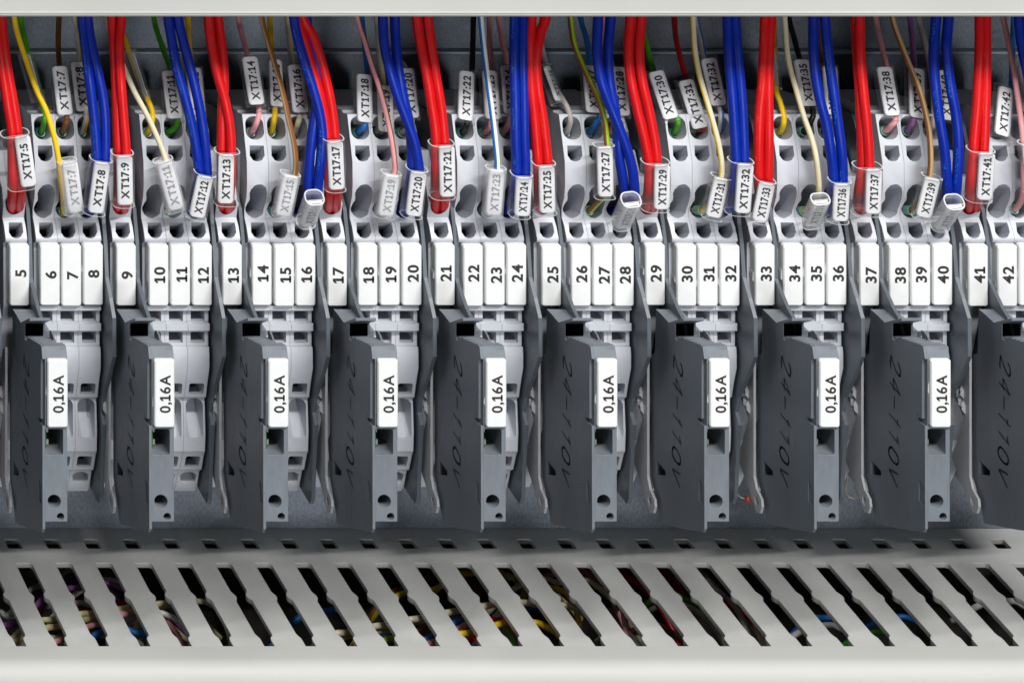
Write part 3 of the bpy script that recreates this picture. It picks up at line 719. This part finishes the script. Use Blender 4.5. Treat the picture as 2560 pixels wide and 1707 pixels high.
up(1, 'yellow', 15, [(1845, 125), (1850, 250), (1858, 390), (1875, 600), (1880, 750), (1872, 830), (1855, 905)], 'yellow')
low(1, ('brown', 'tan'), 15, [(1790, 125), (1830, 280), (1882, 450), (1930, 620), (1970, 800), (2008, 970), (2022, 1080), (2015, 1200), (1960, 1350), (1880, 1445)], 'brown', stripe=(60, 40))
up(1, 'cream', 16, [(1965, 125), (1980, 280), (1997, 430), (2035, 620), (2050, 780), (2035, 850), (2010, 905)], 'cream')
thick(1, 'blue', 16, [(2010, 125), (2040, 280), (2090, 450), (2145, 620), (2190, 800), (2203, 950), (2192, 1100), (2175, 1250), (2165, 1340), (2120, 1440)], [(2095, 125), (2125, 280), (2165, 450), (2170, 650), (2145, 850), (2125, 1000), (2108, 1200), (2105, 1340), (2070, 1440)], swap='A', pr=('blue', None))
thick(1, 'red', 17, [(2030, 125), (2085, 300), (2160, 550), (2210, 750), (2236, 930), (2245, 1100), (2250, 1300), (2240, 1440)], [(2070, 125), (2135, 240), (2190, 400), (2240, 600), (2272, 780), (2290, 950), (2300, 1100), (2305, 1300), (2290, 1440)])
# --- page 2 (middle third)
up(2, 'skyblue', 18, [(150, 125), (165, 280), (185, 480), (190, 700), (165, 860), (140, 885), (125, 908)], 'blue')
low(2, ('pink', 'brown'), 19, [(120, 125), (168, 280), (220, 450), (270, 600), (318, 780), (352, 950), (370, 1080), (372, 1180), (330, 1330), (280, 1445)], 'pink and brown', stripe=(-75, 45))
up(2, 'cream', 19, [(250, 125), (262, 260), (280, 450), (295, 570), (310, 750), (300, 860), (280, 905)], 'cream')
up(2, 'grey', 20, [(320, 125), (345, 260), (400, 400), (450, 480), (488, 700), (488, 850), (460, 885), (425, 905)], 'grey')
thick(2, 'blue', 20, [(292, 125), (302, 300), (340, 480), (395, 660), (455, 820), (510, 980), (540, 1170), (520, 1320), (460, 1440)], [(375, 125), (382, 300), (400, 480), (430, 650), (465, 800), (485, 950), (490, 1160), (470, 1320), (420, 1440)], swap='A')
thick(2, 'red', 21, [(525, 125), (550, 300), (590, 500), (625, 720), (645, 850), (655, 970), (655, 1200), (645, 1440)], [(600, 125), (622, 300), (660, 550), (692, 750), (713, 970), (722, 1200), (705, 1440)])
up(2, 'black', 22, [(912, 125), (908, 300), (902, 480), (885, 700), (868, 840), (855, 880), (838, 908)], 'black')
low(2, ('white', 'skyblue'), 23, [(962, 125), (985, 350), (1010, 550), (1037, 750), (1060, 950), (1075, 1130), (1060, 1300), (1010, 1445)], 'white and blue', stripe=(62, 45))
up(2, 'pink', 23, [(1022, 125), (1025, 300), (1035, 480), (1040, 700), (1030, 850), (1010, 885), (990, 908)], 'pale pink')
up(2, 'pink', 24, [(1085, 125), (1110, 280), (1140, 430), (1160, 650), (1160, 820), (1140, 870), (1118, 905)], 'rose pink')
thick(2, 'blue', 24, [(1195, 125), (1190, 400), (1197, 700), (1200, 950), (1207, 1170), (1190, 1320), (1150, 1440)], [(1252, 125), (1250, 400), (1256, 700), (1260, 950), (1267, 1170), (1240, 1320), (1190, 1440)], pr=('blue', None))
thick(2, 'red', 25, [(1310, 125), (1298, 300), (1308, 600), (1328, 800), (1345, 1000), (1352, 1110), (1360, 1300), (1352, 1440)], [(1405, 125), (1370, 230), (1342, 400), (1352, 600), (1385, 800), (1408, 1000), (1418, 1110), (1410, 1300), (1395, 1440)], pr=(None, 'red'))
up(2, 'grey', 26, [(1345, 125), (1365, 260), (1410, 450), (1460, 580), (1510, 660), (1555, 740), (1575, 820), (1562, 880), (1545, 908)], 'pale grey')
low(2, ('lime', 'brown'), 27, [(1575, 125), (1600, 300), (1660, 450), (1722, 580), (1772, 700), (1810, 830), (1825, 980), (1835, 1150), (1815, 1320), (1760, 1385), (1705, 1440)], 'green and brown', stripe=(75, 55))
up(2, 'skyblue', 27, [(1645, 125), (1680, 250), (1712, 430), (1760, 620), (1775, 780), (1745, 850), (1705, 905)], 'blue')
up(2, 'pink', 28, [(1798, 125), (1792, 250), (1850, 420), (1890, 600), (1890, 800), (1870, 860), (1840, 905)], 'pink')
thick(2, 'blue', 28, [(1765, 125), (1757, 350), (1785, 550), (1850, 730), (1915, 890), (1972, 1050), (2005, 1200), (2008, 1350), (1950, 1440)], [(1850, 125), (1832, 350), (1842, 550), (1872, 700), (1890, 850), (1905, 1050), (1930, 1200), (1945, 1350), (1900, 1440)], swap='A')
thick(2, 'red', 29, [(1985, 125), (1972, 350), (1990, 550), (2032, 750), (2080, 950), (2112, 1130), (2110, 1300), (2085, 1440)], [(2060, 125), (2045, 350), (2065, 550), (2110, 750), (2148, 950), (2165, 1110), (2160, 1300), (2130, 1440)])
up(2, 'green', 30, [(2050, 125), (2090, 280), (2135, 460), (2230, 680), (2298, 800), (2308, 850), (2285, 908)], 'green')
# --- page 3 (right third)
up(3, 'darkred', 31, [(-40, 125), (-25, 280), (10, 420), (45, 540), (110, 720), (170, 860), (155, 890), (130, 912)], 'dark red')
low(3, ('cream', 'yellow'), 31, [(88, 125), (100, 330), (130, 500), (180, 680), (235, 870), (272, 1030), (285, 1190), (240, 1350), (150, 1440)], 'cream and yellow', stripe=(80, 40))
up(3, ('white', 'skyblue'), 32, [(110, 125), (145, 280), (165, 390), (230, 600), (275, 745), (280, 820), (265, 900)], 'white and blue', stripe=(-60, 50))
thick(3, 'blue', 32, [(325, 125), (332, 350), (352, 600), (370, 850), (382, 1100), (365, 1300), (315, 1440)], [(377, 125), (392, 350), (415, 600), (430, 850), (437, 1100), (410, 1300), (355, 1440)])
thick(3, 'red', 33, [(582, 125), (575, 300), (565, 550), (545, 750), (537, 950), (537, 1200), (545, 1350), (530, 1440)], [(622, 125), (612, 300), (603, 550), (605, 800), (605, 1000), (600, 1210), (590, 1350), (570, 1440)], pr=('red', None))
up(3, 'yellow', 34, [(640, 125), (648, 350), (655, 600), (685, 700), (710, 800), (705, 860), (680, 908)], 'yellow')
low(3, ('buff', 'cream'), 35, [(715, 125), (738, 400), (790, 600), (848, 800), (900, 950), (933, 1100), (948, 1320), (900, 1400), (845, 1445)], 'buff yellow', stripe=(0, 40))
up(3, 'black', 35, [(745, 125), (782, 270), (815, 395), (870, 600), (910, 760), (890, 840), (850, 900)], 'black')
up(3, 'brown', 36, [(952, 125), (957, 300), (968, 440), (995, 650), (1010, 810), (1000, 860), (985, 905)], 'brown')
thick(3, 'blue', 36, [(912, 125), (915, 400), (950, 650), (1000, 850), (1032, 1050), (1047, 1210), (1045, 1330), (1020, 1440)], [(990, 125), (1012, 350), (1045, 600), (1080, 850), (1105, 1050), (1112, 1210), (1100, 1330), (1065, 1440)], pr=(None, 'blue'))
thick(3, 'red', 37, [(1202, 125), (1215, 400), (1230, 650), (1240, 900), (1245, 1150), (1225, 1300), (1205, 1440)], [(1228, 125), (1233, 400), (1255, 650), (1280, 900), (1292, 1130), (1275, 1300), (1250, 1440)], swap='B', pr=('red', None))
up(3, 'pink', 38, [(1340, 125), (1370, 280), (1412, 450), (1450, 650), (1475, 810), (1445, 860), (1405, 895)], 'pink')
low(3, ('tan', 'brown'), 39, [(1450, 125), (1510, 300), (1570, 450), (1632, 600), (1680, 780), (1708, 950), (1708, 1180), (1650, 1350), (1585, 1440)], 'tan and brown', stripe=(55, 35))
up(3, 'violet', 39, [(1573, 125), (1590, 300), (1602, 460), (1605, 700), (1595, 830), (1575, 865), (1550, 895)], 'purple')
up(3, 'grey', 40, [(1630, 125), (1672, 280), (1715, 500), (1735, 700), (1730, 850), (1715, 880), (1700, 905)], 'pale grey')
thick(3, 'blue', 40, [(1750, 125), (1735, 350), (1742, 550), (1772, 800), (1805, 1000), (1822, 1200), (1828, 1350), (1790, 1440)], [(1835, 125), (1822, 350), (1852, 600), (1888, 800), (1903, 1000), (1895, 1200), (1880, 1350), (1840, 1440)], pr=('blue', 'blue'))
thick(3, 'red', 41, [(2050, 125), (2048, 400), (2033, 700), (2015, 900), (2005, 1030), (1985, 1280), (1965, 1440)], [(2093, 125), (2093, 400), (2088, 700), (2075, 1030), (2050, 1280), (2015, 1440)], pr=(None, 'red'))
up(3, 'skyblue', 42, [(2282, 125), (2275, 300), (2265, 590), (2240, 760), (2210, 900), (2190, 925), (2170, 940)], 'blue')
low(3, 'pink', 43, [(2212, 125), (2248, 300), (2292, 550), (2328, 800), (2345, 970), (2350, 1200), (2340, 1350), (2290, 1430)], 'pink')

# thick blue pair that leaves the photo at the right edge
for i, dx in enumerate((0, 60)):
    wire(3, 'thick', 'blue', [(2318+dx, 125), (2335+dx, 300), (2375+dx, 500), (2440+dx, 800), (2480+dx, 1100), (2480+dx, 1440)], 'thick blue wire of the pair cut off by the right edge of the photo', GT)

# ------------------------------------------------------------------ clear sleeves with their printed card
VIEW = Vector((XC, -D, ZC)).normalized()
def sleeve(page, txt, x0, y0, x1, y1, Y0, Y1, where, w=4.9, dth=3.1, off=0.0, roll=0.0, frost=False, cardw=3.7, ct=0.62):
    A = zp(page, x0, y0, Y0); B = zp(page, x1, y1, Y1)
    ax = (B-A); L = ax.length; ax.normalize()
    n = Vector((0, -1, 0)); n = (n-ax*n.dot(ax)).normalized()
    s = ax.cross(n)                       # to the viewer's left or right
    if s.x < 0: s = -s
    rot = Matrix.Rotation(R(roll), 3, ax); n = rot @ n; s = rot @ s
    root = empty('wire_marker', B)
    tag(root, f'clear sleeve with white card reading {txt} {where}', 'wire marker', 'clear wire marker sleeves with printed cards')
    org = B
    def ring(wd, dp, rr_):
        return rrect(0, 0, wd, dp, rr_, 6)
    bm = bmesh.new()
    th = 0.30
    O = ring(w, dth, dth*0.42); I = ring(w-2*th, dth-2*th, dth*0.42-th)
    nseg = 3; rngO, rngI = [], []
    for i in range(nseg+1):
        c = A+(B-A)*(i/nseg)-org
        rngO.append([bm.verts.new((c+s*a+n*b)*S) for a, b in O]); rngI.append([bm.verts.new((c+s*a+n*b)*S) for a, b in I])
    N = len(O)
    for i in range(nseg):
        for k in range(N):
            k2 = (k+1) % N
            f = bm.faces.new((rngO[i][k], rngO[i][k2], rngO[i+1][k2], rngO[i+1][k])); f.smooth = True
            f = bm.faces.new((rngI[i][k2], rngI[i][k], rngI[i+1][k], rngI[i+1][k2])); f.smooth = True
    for e, sg in ((0, 1), (-1, -1)):
        for k in range(N):
            k2 = (k+1) % N
            f = bm.faces.new((rngO[e][k2], rngO[e][k], rngI[e][k], rngI[e][k2])); f.material_index = 1
    # inner web between wire channel and card channel
    yb = dth/2-th-1.0
    c0 = A-org+ax*0.2; c1 = B-org-ax*0.2
    q = [bm.verts.new((c+s*a+n*b)*S) for c, b in ((c0, yb), (c1, yb)) for a in (-w/2+th*1.3, w/2-th*1.3)]
    f = bm.faces.new((q[0], q[1], q[3], q[2])); f.material_index = 0
    q2 = [bm.verts.new((c0+s*a+n*b)*S) for a, b in ((-w/2+th, yb), (w/2-th, yb), (w/2-th, yb-0.16), (-w/2+th, yb-0.16))]
    f = bm.faces.new(q2); f.material_index = 1
    link('sleeve', finish(bm, 'sleeve', [M_frost if frost else M_clear, M_rim], recalc=True), root)
    # card: slightly bowed strip with rounded ends
    bm = bmesh.new(); Lc = L-0.9; cw = min(cardw, w-2*th-0.2)
    out = rrect(0, 0, cw, Lc, 0.7, 4)
    cen = (A+B)/2-org+s*off+n*(yb+0.36)-ax*0.15
    bow = lambda a: -0.14*(a/(cw/2))**2
    rows = 5
    vsF, vsB = [], []
    def pt(a, l, t): return (cen+s*a-ax*l+n*(t+bow(a)))*S
    import itertools
    grid = {}
    na = 6; nl = 8
    def edge(l):                # half width with rounded corners
        d = Lc/2-abs(l)
        return cw/2 if d > 0.7 else cw/2-0.7+math.sqrt(max(0, 0.49-(0.7-d)**2))
    ls = [-Lc/2, -Lc/2+0.1, -Lc/2+0.35, -Lc/2+0.7, 0, Lc/2-0.7, Lc/2-0.35, Lc/2-0.1, Lc/2]
    tb = 0.32-ct
    for t in (0.32, tb):
        for j, l in enumerate(ls):
            hw = edge(l)
            for i in range(na+1): grid[(t, j, i)] = bm.verts.new(pt(-hw+2*hw*i/na, l, t))
    for j in range(len(ls)-1):
        for i in range(na):
            a = [grid[(0.32, j, i)], grid[(0.32, j, i+1)], grid[(0.32, j+1, i+1)], grid[(0.32, j+1, i)]]
            b = [grid[(tb, j, i)], grid[(tb, j+1, i)], grid[(tb, j+1, i+1)], grid[(tb, j, i+1)]]
            bm.faces.new(a).smooth = True; bm.faces.new(b)
    per = [(j, na) for j in range(len(ls))]+[(len(ls)-1, i) for i in range(na-1, -1, -1)]+[(j, 0) for j in range(len(ls)-2, -1, -1)]+[(0, i) for i in range(1, na)]
    for k in range(len(per)):
        p, q_ = per[k], per[(k+1) % len(per)]
        bm.faces.new((grid[(0.32, *p)], grid[(0.32, *q_)], grid[(tb, *q_)], grid[(tb, *p)]))
    bmesh.ops.recalc_face_normals(bm, faces=bm.faces)
    bm_text(bm, txt, 1.85, cen+n*0.345, -ax, -s, 1, bold=0.034, fit=Lc-2.0)
    link('card', finish(bm, 'card', [M_paper, M_ink], recalc=False), root)
    return root
LOW = (-4.6, -4.6)
def pair_s(page, n, x0, y0, x1, y1, w=5.6, off=0.4, Y=(-4.0, -3.6), dth=4.8, **k):
    sleeve(page, f'XT17:{n}', x0, y0, x1, y1, Y[0]-1.4, Y[1]-1.2, f'round the thick wires of terminal {n}', w=w, dth=dth, off=off, **k)
def low_s(page, n, x0, y0, x1, y1, Y=(-4.0, -3.4), **k):
    sleeve(page, f'XT17:{n}', x0, y0, x1, y1, Y[0], Y[1], f'on the lower thin wire of terminal {n}', **k)
def up_s(page, n, x0, y0, x1, y1, Y=(9.0, 4.5), **k):
    sleeve(page, f'XT17:{n}', x0, y0, x1, y1, Y[0], Y[1], f'on the upper thin wire of terminal {n}', **k)
# left third
pair_s(1, 5, 100, 910, 150, 1275, w=6.9, off=1.35)
up_s(1, 6, 168, 365, 262, 700, w=4.2, roll=-100, cardw=2.2, ct=0.15)
low_s(1, 7, 455, 1095, 505, 1455, off=0.5, frost=True)
up_s(1, 7, 400, 445, 445, 805, w=4.9)
up_s(1, 8, 528, 415, 572, 780, w=4.5, Y=(10, 6))
pair_s(1, 8, 690, 1085, 640, 1450, w=5.4, off=0)
pair_s(1, 9, 835, 1040, 842, 1395, w=5.3, off=0.1)
up_s(1, 10, 880, 350, 985, 680, w=4.2, roll=-100, Y=(11, 6), cardw=2.2, ct=0.15)
low_s(1, 11, 1112, 1090, 1205, 1435, frost=True)
up_s(1, 11, 1150, 475, 1195, 830)
up_s(1, 12, 1320, 455, 1350, 805, w=4.5)
pair_s(1, 12, 1400, 1180, 1335, 1480, w=5.2, off=-0.2)
pair_s(1, 13, 1552, 1030, 1545, 1385, w=5.9, off=-0.6)
up_s(1, 14, 1698, 380, 1755, 735, w=4.8)
up_s(1, 15, 1875, 400, 1892, 750, w=4.0, Y=(11, 6))
up_s(1, 16, 2012, 435, 2052, 790)
low_s(1, 15, 1985, 1185, 1925, 1480, frost=True)
pair_s(1, 16, 2150, 1350, 2090, 1515, w=4.6, off=0, dth=3.9, Y=(-8, 0.5), frost=True)
pair_s(1, 17, 2275, 940, 2290, 1290, w=5.1, off=0)
# middle third
up_s(2, 18, 158, 500, 165, 855)
low_s(2, 19, 350, 1180, 302, 1480, frost=True)
up_s(2, 19, 300, 575, 310, 920, w=4.4, Y=(7, 3))
up_s(2, 20, 450, 460, 490, 825, w=4.2)
pair_s(2, 20, 525, 1150, 485, 1470, w=5.1, off=0)
pair_s(2, 21, 692, 975, 700, 1340, w=6.0, off=0.75)
up_s(2, 22, 860, 480, 850, 840)
up_s(2, 23, 1015, 475, 1040, 835)
up_s(2, 24, 1140, 440, 1165, 800, w=4.2)
low_s(2, 23, 1065, 1145, 1040, 1475, frost=True)
pair_s(2, 24, 1240, 1185, 1225, 1470, w=5.1, off=0.1)
pair_s(2, 25, 1392, 1110, 1400, 1450, w=5.4, off=0.1)
up_s(2, 26, 1395, 450, 1490, 715, w=4.0, roll=-55, Y=(11, 6))
low_s(2, 27, 1802, 990, 1810, 1350, w=5.0, Y=(-4, -3.6))
up_s(2, 27, 1705, 440, 1730, 790, w=4.6)
up_s(2, 28, 1895, 450, 1925, 810, w=4.4)
pair_s(2, 28, 1990, 1365, 1918, 1530, w=4.7, off=0, dth=3.9, Y=(-8, 1), frost=True)
pair_s(2, 29, 2155, 1100, 2150, 1425, w=6.6, off=1.1)
up_s(2, 30, 2150, 480, 2265, 830, w=4.6)
# right third
up_s(3, 31, 28, 540, 140, 895, w=4.7)
up_s(3, 32, 185, 390, 262, 740, w=4.5, Y=(10, 6))
low_s(3, 31, 282, 1205, 215, 1490)
pair_s(3, 32, 415, 1095, 390, 1450, w=5.9, off=0.6)
pair_s(3, 33, 580, 1225, 522, 1505, w=5.1, off=0)
up_s(3, 34, 602, 270, 640, 610, w=4.2, roll=-100, Y=(15, 9), cardw=2.2, ct=0.15)
up_s(3, 35, 820, 400, 882, 745, w=4.5)
low_s(3, 35, 960, 1360, 892, 1530, w=4.5, Y=(-8, -0.5), frost=True)
up_s(3, 36, 1015, 445, 1035, 805, w=4.4)
pair_s(3, 36, 1090, 1230, 1075, 1505, w=5.2, off=0)
pair_s(3, 37, 1280, 1130, 1270, 1455, w=6.8, off=1.0)
up_s(3, 38, 1385, 450, 1450, 810)
up_s(3, 39, 1608, 460, 1615, 825, w=5.0)
up_s(3, 40, 1795, 475, 1815, 840, w=3.9)
low_s(3, 39, 1722, 1205, 1652, 1490)
pair_s(3, 40, 1875, 1380, 1775, 1535, w=4.7, off=0, dth=3.9, Y=(-8, 0.5), frost=True)
pair_s(3, 41, 2055, 1020, 2035, 1360, w=6.4, off=0.9)
up_s(3, 42, 2222, 590, 2190, 945, Y=(6, 1.5))
up_s(3, 43, 2350, 440, 2390, 790)
low_s(3, 43, 2380, 970, 2410, 1300)

# ------------------------------------------------------------------ wires lying inside the lower duct
rng = random.Random(11)
ordn = ['first', 'second', 'third', 'fourth', 'fifth', 'sixth', 'seventh', 'eighth', 'ninth', 'tenth', 'eleventh', 'twelfth', 'thirteenth', 'fourteenth', 'fifteenth', 'sixteenth', 'seventeenth', 'eighteenth', 'nineteenth', 'twentieth', 'twenty-first', 'twenty-second', 'twenty-third', 'twenty-fourth', 'twenty-fifth']
def slot_x(i): return X_SLOT+2+(i-4)*PITCH       # i counts the slots seen from the left, 0 = first whole one
used = set()
CMP = Vector((XC, -D, ZC))
def ductwire(page, color, pts, dz=None):
    """pts: way points seen through the slots, set down on a level dz below the slotted wall"""
    dz = dz if dz is not None else rng.uniform(-9, -4.5)
    q = []
    for i, (a, b) in enumerate(pts):
        u = (0 if page == 1 else 1280)+a*0.5442; v = 1300+b*0.5442
        z = DZ+dz+rng.uniform(-.4, .4); q.append(P(u, v, (ZC-z)*F/(v-PV)-D))
    d0 = (q[0]-q[1]).normalized(); d1 = (q[-1]-q[-2]).normalized()
    q = [q[0]+d0*13+Vector((0, 0, -9)), q[0]+d0*6+Vector((0, 0, -2.6))]+q+[q[-1]+d1*6+Vector((0, 0, -2.6)), q[-1]+d1*13+Vector((0, 0, -9))]
    for p in q: p.y = min(42.4, max(-18.6, p.y))
    ids = [max(0, min(24, int((p.x-X_SLOT+3)//PITCH)+4)) for p in q[2:-2]]
    i = next((k for k in ids if (k, color) not in used), None)
    if i is None: i = next(k for k in range(max(0, ids[0]-3), 25) if (k, color) not in used)
    used.add((i, color))
    o0 = q[0].copy()
    o = link('duct_wire', tube_mesh('duct_wire', [p-o0 for p in q], rng.choice((0.66, 0.7, 0.74)), [WM[color]], sides=12, per=6), None, o0)
    cn = {'skyblue': 'blue', 'darkred': 'dark red', 'buff': 'buff yellow'}.get(color, color)
    tag(o, f'thin {cn} wire inside the lower duct seen through its {ordn[i]} slot from left', 'wire', 'wires lying inside the lower duct')
for args in [(1, 'violet', [(250, 340), (310, 315), (380, 305), (490, 290), (560, 310), (640, 330)], -6), (1, 'grey', [(130, 330), (180, 300), (240, 270), (290, 245), (340, 225)], -8),
    (1, 'white', [(460, 280), (510, 275), (570, 300)], -8), (1, 'violet', [(0, 490), (60, 478), (120, 430), (165, 395), (200, 360)], -6), (1, 'grey', [(0, 442), (60, 430), (200, 400), (340, 380), (400, 385)], -8),
    (1, 'buff', [(180, 462), (260, 455), (370, 430), (440, 425), (560, 405), (620, 400)], -4.5), (1, 'buff', [(200, 500), (280, 485), (420, 450), (600, 420), (700, 390), (780, 385)], -5.5),
    (1, 'cream', [(800, 380), (900, 372), (955, 380), (1010, 420), (1045, 500)], -6), (1, 'pink', [(240, 570), (290, 545), (400, 490), (460, 475), (560, 435), (640, 425)], -5),
    (1, 'skyblue', [(560, 500), (620, 515), (680, 530)], -5), (1, 'white', [(720, 425), (780, 440), (830, 470), (860, 510)], -5), (1, 'pink', [(740, 440), (790, 490), (825, 540), (835, 600)], -7),
    (1, 'buff', [(-10, 585), (40, 570), (100, 545), (240, 540)], -7), (1, 'white', [(0, 420), (30, 440), (60, 420)], -5), (1, 'darkred', [(330, 390), (380, 410), (500, 385), (560, 380)], -10),
    (1, 'brown', [(1780, 345), (1850, 315), (1960, 270), (2010, 250)], -7), (1, 'yellow', [(1820, 350), (1870, 333), (1990, 318), (2110, 252), (2160, 245), (2260, 232)], -6),
    (1, 'cream', [(1530, 525), (1590, 515), (1720, 487), (1780, 480), (1880, 457), (1930, 450), (2050, 425), (2100, 415), (2230, 393), (2280, 385), (2400, 378), (2460, 385), (2580, 390), (2640, 405)], -4),
    (1, 'buff', [(1540, 550), (1640, 525), (1700, 512), (1830, 500), (1900, 470)], -6), (1, 'skyblue', [(1420, 425), (1490, 418), (1560, 410)], -9), (1, 'skyblue', [(1930, 560), (1975, 540), (2090, 470), (2130, 455)], -5.5),
    (1, 'pink', [(1960, 575), (2005, 553), (2110, 495), (2155, 478)], -5.5), (1, 'yellow', [(2080, 532), (2160, 515), (2290, 478), (2340, 468), (2460, 470), (2510, 490), (2560, 522)], -4.5),
    (1, 'red', [(2120, 570), (2180, 545), (2230, 500), (2265, 455)], -7), (1, 'white', [(2255, 470), (2285, 435), (2315, 385)], -7), (1, 'green', [(2330, 500), (2350, 540), (2362, 590)], -6),
    (1, 'lime', [(1680, 575), (1740, 562), (1800, 545)], -6), (1, 'brown', [(1860, 548), (1900, 525), (1950, 495)], -7), (1, 'buff', [(2200, 225), (2290, 235), (2340, 262), (2420, 268)], -7),
    (2, 'cream', [(110, 272), (165, 270), (215, 285), (330, 272), (380, 295)], -6), (2, 'yellow', [(180, 310), (240, 330), (275, 370), (300, 430), (308, 490)], -7), (2, 'skyblue', [(40, 408), (80, 402), (120, 405)], -7),
    (2, 'pink', [(290, 228), (340, 240), (400, 280)], -7), (2, 'darkred', [(460, 235), (540, 268), (600, 305)], -6), (2, 'darkred', [(650, 228), (715, 255), (765, 312)], -7), (2, 'pink', [(505, 400), (520, 470), (526, 540)], -6),
    (2, 'white', [(530, 520), (560, 545), (585, 585)], -6), (2, 'grey', [(850, 228), (900, 270), (955, 330), (1015, 385), (1050, 440), (1078, 505)], -6), (2, 'green', [(745, 345), (790, 360), (840, 385)], -5.5),
    (2, 'grey', [(790, 390), (865, 430), (930, 490)], -6), (2, 'red', [(970, 390), (1050, 425), (1105, 462)], -8), (2, 'cream', [(1135, 520), (1150, 560), (1156, 600)], -6), (2, 'brown', [(690, 490), (750, 530), (795, 575)], -7),
    (2, 'skyblue', [(1380, 455), (1430, 448), (1490, 455)], -14), (2, 'white', [(1440, 482), (1500, 492)], -12), (2, 'skyblue', [(1770, 445), (1830, 452)], -15), (2, 'white', [(2285, 372), (2340, 388)], -8), (2, 'green', [(1760, 520), (1810, 540)], -16)]:
    ductwire(*args)

# resistor leads hanging behind the arms at the right
for (u, v, cl, lab, red) in ((1845, 1195, None, 'thin bare metal lead with red bead hanging left of the lever under block 33', True), (2118, 1195, None, 'thin bare metal lead curving down left of the lever under block 37', False)):
    Y = 12
    pts = [P(u, v, Y), P(u-3, v+18, Y), P(u-3, v+32, Y), P(u+4, v+45, Y), P(u+16, v+50, Y), P(u+26, v+48, Y+1)]
    o0 = pts[0]
    o = link('bare_lead', tube_mesh('bare_lead', [p-o0 for p in pts], 0.22, [M_sold], sides=8), None, o0)
    tag(o, lab, 'metal lead')
    if red:
        b = P(u+24, v+53, Y)-o0; bm = bmesh.new()
        bmesh.ops.create_uvsphere(bm, u_segments=12, v_segments=8, radius=0.8*S, matrix=Matrix.Translation(b*S) @ Matrix.Diagonal((1.0, 0.8, 1.2, 1)))
        for f in bm.faces: f.smooth = True
        link('bead', finish(bm, 'bead', mat('rust_red_lacquer', (0.28, 0.04, 0.02), 0.35)), o)
